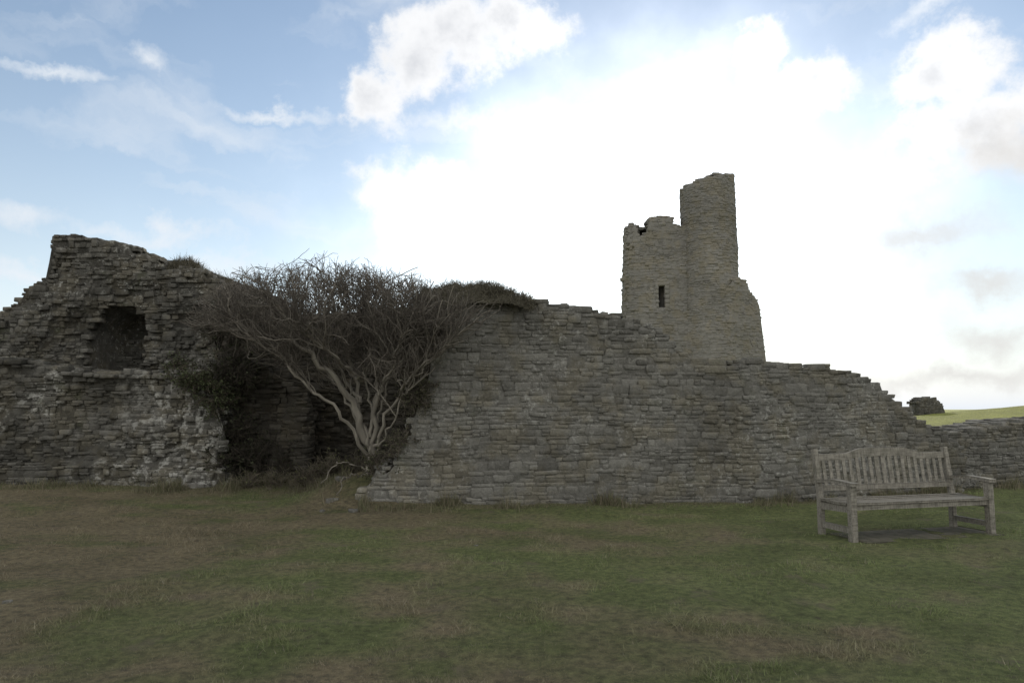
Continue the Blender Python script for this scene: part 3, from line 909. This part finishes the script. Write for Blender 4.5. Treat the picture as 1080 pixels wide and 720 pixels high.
hz = t.math('EXPONENT', t.math('MULTIPLY', t.math('ABSOLUTE', el), -1 / math.radians(12)))
base_m = t.math('MAXIMUM', ci, hz)
base_m = t.math('MAXIMUM', base_m, mW)
dt = t.vmath('DOT_PRODUCT', tc, tuple(sd)).outputs['Value']
th = t.math('ARCCOSINE', t.math('MINIMUM', dt, 0.99999))
def gauss(x, s_, p): return t.math('EXPONENT', t.math('MULTIPLY', t.math('POWER', t.math('DIVIDE', x, s_), p), -1.0))
gl = t.math('ADD', t.math('MULTIPLY', gauss(th, math.radians(8.5), 1.5), 0.8), t.math('MULTIPLY', gauss(th, math.radians(17), 1.4), 0.24))
for px, py, rx, ry, amp in ((670, 250, 220, 130, 0.42), (860, 220, 130, 100, 0.18), (500, 270, 125, 85, 0.40), (300, 345, 260, 50, 0.12)):
    gl = t.math('ADD', gl, t.math('MULTIPLY', gauss(edist(AL, px, py, rx, ry), 1.0, 2.0), amp))
wn3 = t.ramp(t.noise(tc, 7, 5, 0.55), 0.35, 0.68, 0.65, 1.12)
gl = t.math('MULTIPLY', gl, wn3)
shn = t.noise(t.vmath('ADD', tc, (0.0, 0.0, 0.02)).outputs[0], 9, 5, 0.55)
shade = t.mix(t.math('MULTIPLY', t.ramp(fA, 0.3, 1.1), t.ramp(shn, 0.42, 0.62)), (0.92, 0.93, 0.95, 1), (0.66, 0.68, 0.72, 1))
unseen_fill = t.math('MAXIMUM', t.ramp(sep.outputs[1], 0.35, -0.25), t.ramp(el, math.radians(36), math.radians(65)))  # added fill light: sky brightened behind and above the camera, out of view
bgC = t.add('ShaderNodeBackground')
t.l.new(t.mix(unseen_fill, (0.81, 0.86, 0.92, 1), (1.0, 0.985, 0.935, 1)), bgC.inputs[0])
t.l.new(t.math('ADD', 1.0, t.math('MULTIPLY', unseen_fill, 0.5)), bgC.inputs[1])
base_m = t.math('MAXIMUM', base_m, t.math('MULTIPLY', unseen_fill, 0.85))
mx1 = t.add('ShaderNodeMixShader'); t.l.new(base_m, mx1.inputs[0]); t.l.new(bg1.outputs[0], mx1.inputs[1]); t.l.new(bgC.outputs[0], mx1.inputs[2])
bgA = t.add('ShaderNodeBackground'); t.l.new(shade, bgA.inputs[0])
mx2 = t.add('ShaderNodeMixShader'); t.l.new(mA, mx2.inputs[0]); t.l.new(mx1.outputs[0], mx2.inputs[1]); t.l.new(bgA.outputs[0], mx2.inputs[2])
bgS = t.add('ShaderNodeBackground'); bgS.inputs[0].default_value = (1.0, 0.985, 0.95, 1)
t.l.new(gl, bgS.inputs[1])
add = t.add('ShaderNodeAddShader'); t.l.new(mx2.outputs[0], add.inputs[0]); t.l.new(bgS.outputs[0], add.inputs[1])
bgG = t.add('ShaderNodeBackground'); bgG.inputs[0].default_value = (0.75, 0.735, 0.715, 1)
mx3 = t.add('ShaderNodeMixShader'); t.l.new(t.math('MULTIPLY', mG, 0.8), mx3.inputs[0]); t.l.new(add.outputs[0], mx3.inputs[1]); t.l.new(bgG.outputs[0], mx3.inputs[2])
out = t.add('ShaderNodeOutputWorld'); t.l.new(mx3.outputs[0], out.inputs[0])

sl = bpy.data.lights.new('sun', 'SUN'); sl.energy = 3.5; sl.angle = math.radians(0.5); sl.color = (1.0, 0.94, 0.84)
so = bpy.data.objects.new('sun', sl); COL.objects.link(so)
so.rotation_euler = sd.to_track_quat('Z', 'Y').to_euler()
so.location = (6, 20, 15)

# ------------------------------------------------------------ camera
cam = bpy.data.cameras.new('camera'); co_ = bpy.data.objects.new('camera', cam); COL.objects.link(co_)
cam.sensor_width = 36; cam.lens = 25.0
cam.clip_end = 10000
co_.location = (0, 0, CAMZ)
co_.rotation_euler = (math.radians(90) + PITCH, 0, 0)
scene.camera = co_
